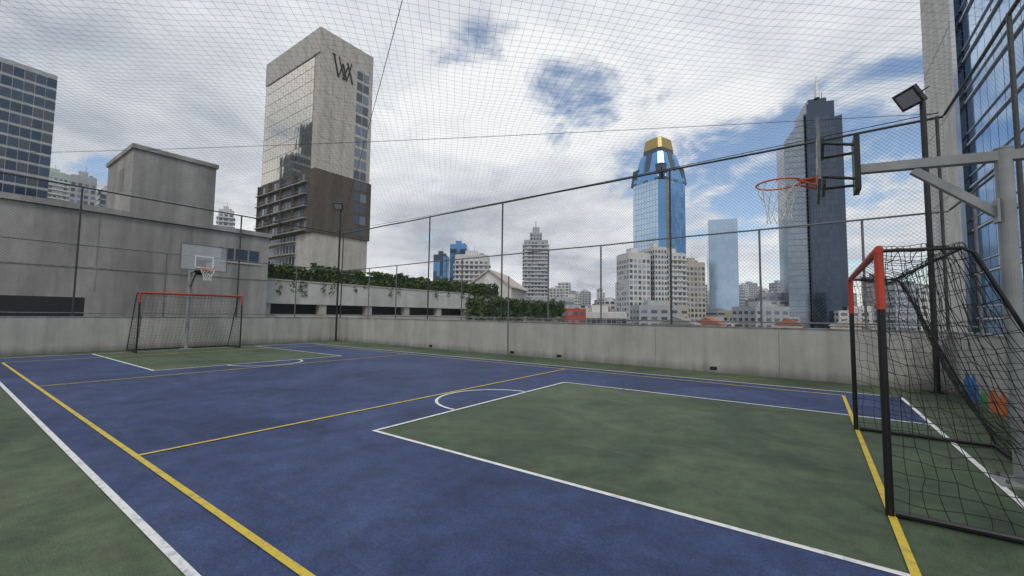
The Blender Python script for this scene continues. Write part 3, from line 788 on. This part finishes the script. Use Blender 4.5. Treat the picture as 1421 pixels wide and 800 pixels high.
# ---------------------------------------------------------------- world
sun_el=math.radians(52); sun_az=math.radians(140)
wd=bpy.data.worlds.new('World'); S.world=wd; wd.use_nodes=True; nt=wd.node_tree; L=nt.links
for n in list(nt.nodes): nt.nodes.remove(n)
out=N(nt,'ShaderNodeOutputWorld'); bg1=N(nt,'ShaderNodeBackground'); bg2=N(nt,'ShaderNodeBackground'); mxs=N(nt,'ShaderNodeMixShader')
sky=N(nt,'ShaderNodeTexSky'); sky.sky_type='NISHITA'; sky.sun_disc=False; sky.sun_elevation=sun_el; sky.sun_rotation=sun_az; sky.dust_density=.8
L.new(sky.outputs[0],bg1.inputs[0]); bg1.inputs[1].default_value=.15
tc=N(nt,'ShaderNodeTexCoord'); sep=N(nt,'ShaderNodeSeparateXYZ'); L.new(tc.outputs['Generated'],sep.inputs[0])
mz_=N(nt,'ShaderNodeMath',operation='MAXIMUM'); mz_.inputs[1].default_value=0; L.new(sep.outputs[2],mz_.inputs[0])
ad=N(nt,'ShaderNodeMath',operation='ADD'); ad.inputs[1].default_value=.22; L.new(mz_.outputs[0],ad.inputs[0])
dv=N(nt,'ShaderNodeVectorMath',operation='DIVIDE'); L.new(tc.outputs['Generated'],dv.inputs[0])
cb=N(nt,'ShaderNodeCombineXYZ')
for i in range(3): L.new(ad.outputs[0],cb.inputs[i])
L.new(cb.outputs[0],dv.inputs[1])
mp=N(nt,'ShaderNodeMapping'); mp.inputs['Scale'].default_value=(1,1,.0); mp.inputs['Rotation'].default_value=(0,0,math.radians(20)); L.new(dv.outputs[0],mp.inputs[0])
def noi(scale,detail,rough,dist,off):
    m2=N(nt,'ShaderNodeMapping'); m2.inputs['Location'].default_value=off; L.new(mp.outputs[0],m2.inputs[0])
    n=N(nt,'ShaderNodeTexNoise'); n.inputs['Scale'].default_value=scale; n.inputs['Detail'].default_value=detail; n.inputs['Roughness'].default_value=rough; n.inputs['Distortion'].default_value=dist
    L.new(m2.outputs[0],n.inputs['Vector']); return n
nA=noi(1.1,6,.55,.35,(3.1,1.7,0)); nB=noi(.9,4,.5,.3,(8.3,4.2,2)); nC=noi(4.2,5,.6,.5,(1,2,5))
def math_(op,a,b_):
    n=N(nt,'ShaderNodeMath',operation=op)
    for i,x in enumerate((a,b_)):
        if isinstance(x,(int,float)): n.inputs[i].default_value=x
        else: L.new(x,n.inputs[i])
    return n.outputs[0]
def mapr(v,a,b_,c,d):
    n=N(nt,'ShaderNodeMapRange'); n.interpolation_type='SMOOTHSTEP'; L.new(v,n.inputs['Value'])
    for k_,x in zip(('From Min','From Max','To Min','To Max'),(a,b_,c,d)): n.inputs[k_].default_value=x
    return n.outputs[0]
def dotm(vec,a,b_):
    n=N(nt,'ShaderNodeVectorMath',operation='DOT_PRODUCT'); n.inputs[1].default_value=vec; L.new(tc.outputs['Generated'],n.inputs[0]); return mapr(n.outputs['Value'],a,b_,0,1)
h1=dotm((-.416,.786,.458),.990,1.0); h2=dotm((.12,.982,.144),.93,.998); h3=dotm((-.13,.97,.2),.975,1.0)
cov=math_('ADD',nA.outputs['Fac'],math_('MULTIPLY',math_('SUBTRACT',nC.outputs['Fac'],.5),.55))
cov=math_('SUBTRACT',cov,math_('MULTIPLY',h1,.22)); cov=math_('SUBTRACT',cov,math_('MULTIPLY',h2,.16)); cov=math_('SUBTRACT',cov,math_('MULTIPLY',h3,.06))
covm=mapr(cov,.24,.40,.03,1)
br=math_('ADD',nB.outputs['Fac'],math_('MULTIPLY',math_('SUBTRACT',nC.outputs['Fac'],.5),.36))
br=math_('SUBTRACT',br,math_('MULTIPLY',mapr(sep.outputs[2],.30,.8,0,1),.06))
rp=N(nt,'ShaderNodeValToRGB'); L.new(br,rp.inputs[0]); cr=rp.color_ramp
cr.elements[0].position=.26; cr.elements[0].color=(.42,.46,.53,1); cr.elements[1].position=.60; cr.elements[1].color=(.93,.94,.95,1)
e=cr.elements.new(.43); e.color=(.67,.705,.76,1)
L.new(rp.outputs[0],bg2.inputs[0]); bg2.inputs[1].default_value=1.0
L.new(covm,mxs.inputs[0]); L.new(bg1.outputs[0],mxs.inputs[1]); L.new(bg2.outputs[0],mxs.inputs[2]); L.new(mxs.outputs[0],out.inputs[0])
sl=bpy.data.lights.new('sun','SUN'); sl.energy=1.2; sl.angle=math.radians(16); sl.color=(1,.96,.9)
so=bpy.data.objects.new('sun',sl); S.collection.objects.link(so)
sd=Vector((math.sin(sun_az)*math.cos(sun_el),math.cos(sun_az)*math.cos(sun_el),math.sin(sun_el)))
so.rotation_euler=sd.to_track_quat('Z','Y').to_euler(); so.location=(0,0,50)

# ---------------------------------------------------------------- camera
cam=bpy.data.cameras.new('camera'); co=bpy.data.objects.new('camera',cam); S.collection.objects.link(co)
f=582.; A=Vector((815.5,28,582)).normalized(); B=Vector((417.5,-43,-582)); B=(B-A*B.dot(A)).normalized(); C=A.cross(B)
co.matrix_world=Matrix(((A.x,A.y,A.z,0),(B.x,B.y,B.z,0),(C.x,C.y,C.z,1.46),(0,0,0,1)))
cam.sensor_width=36; cam.lens=f/1421*36; cam.clip_start=.05; cam.clip_end=9000
S.camera=co
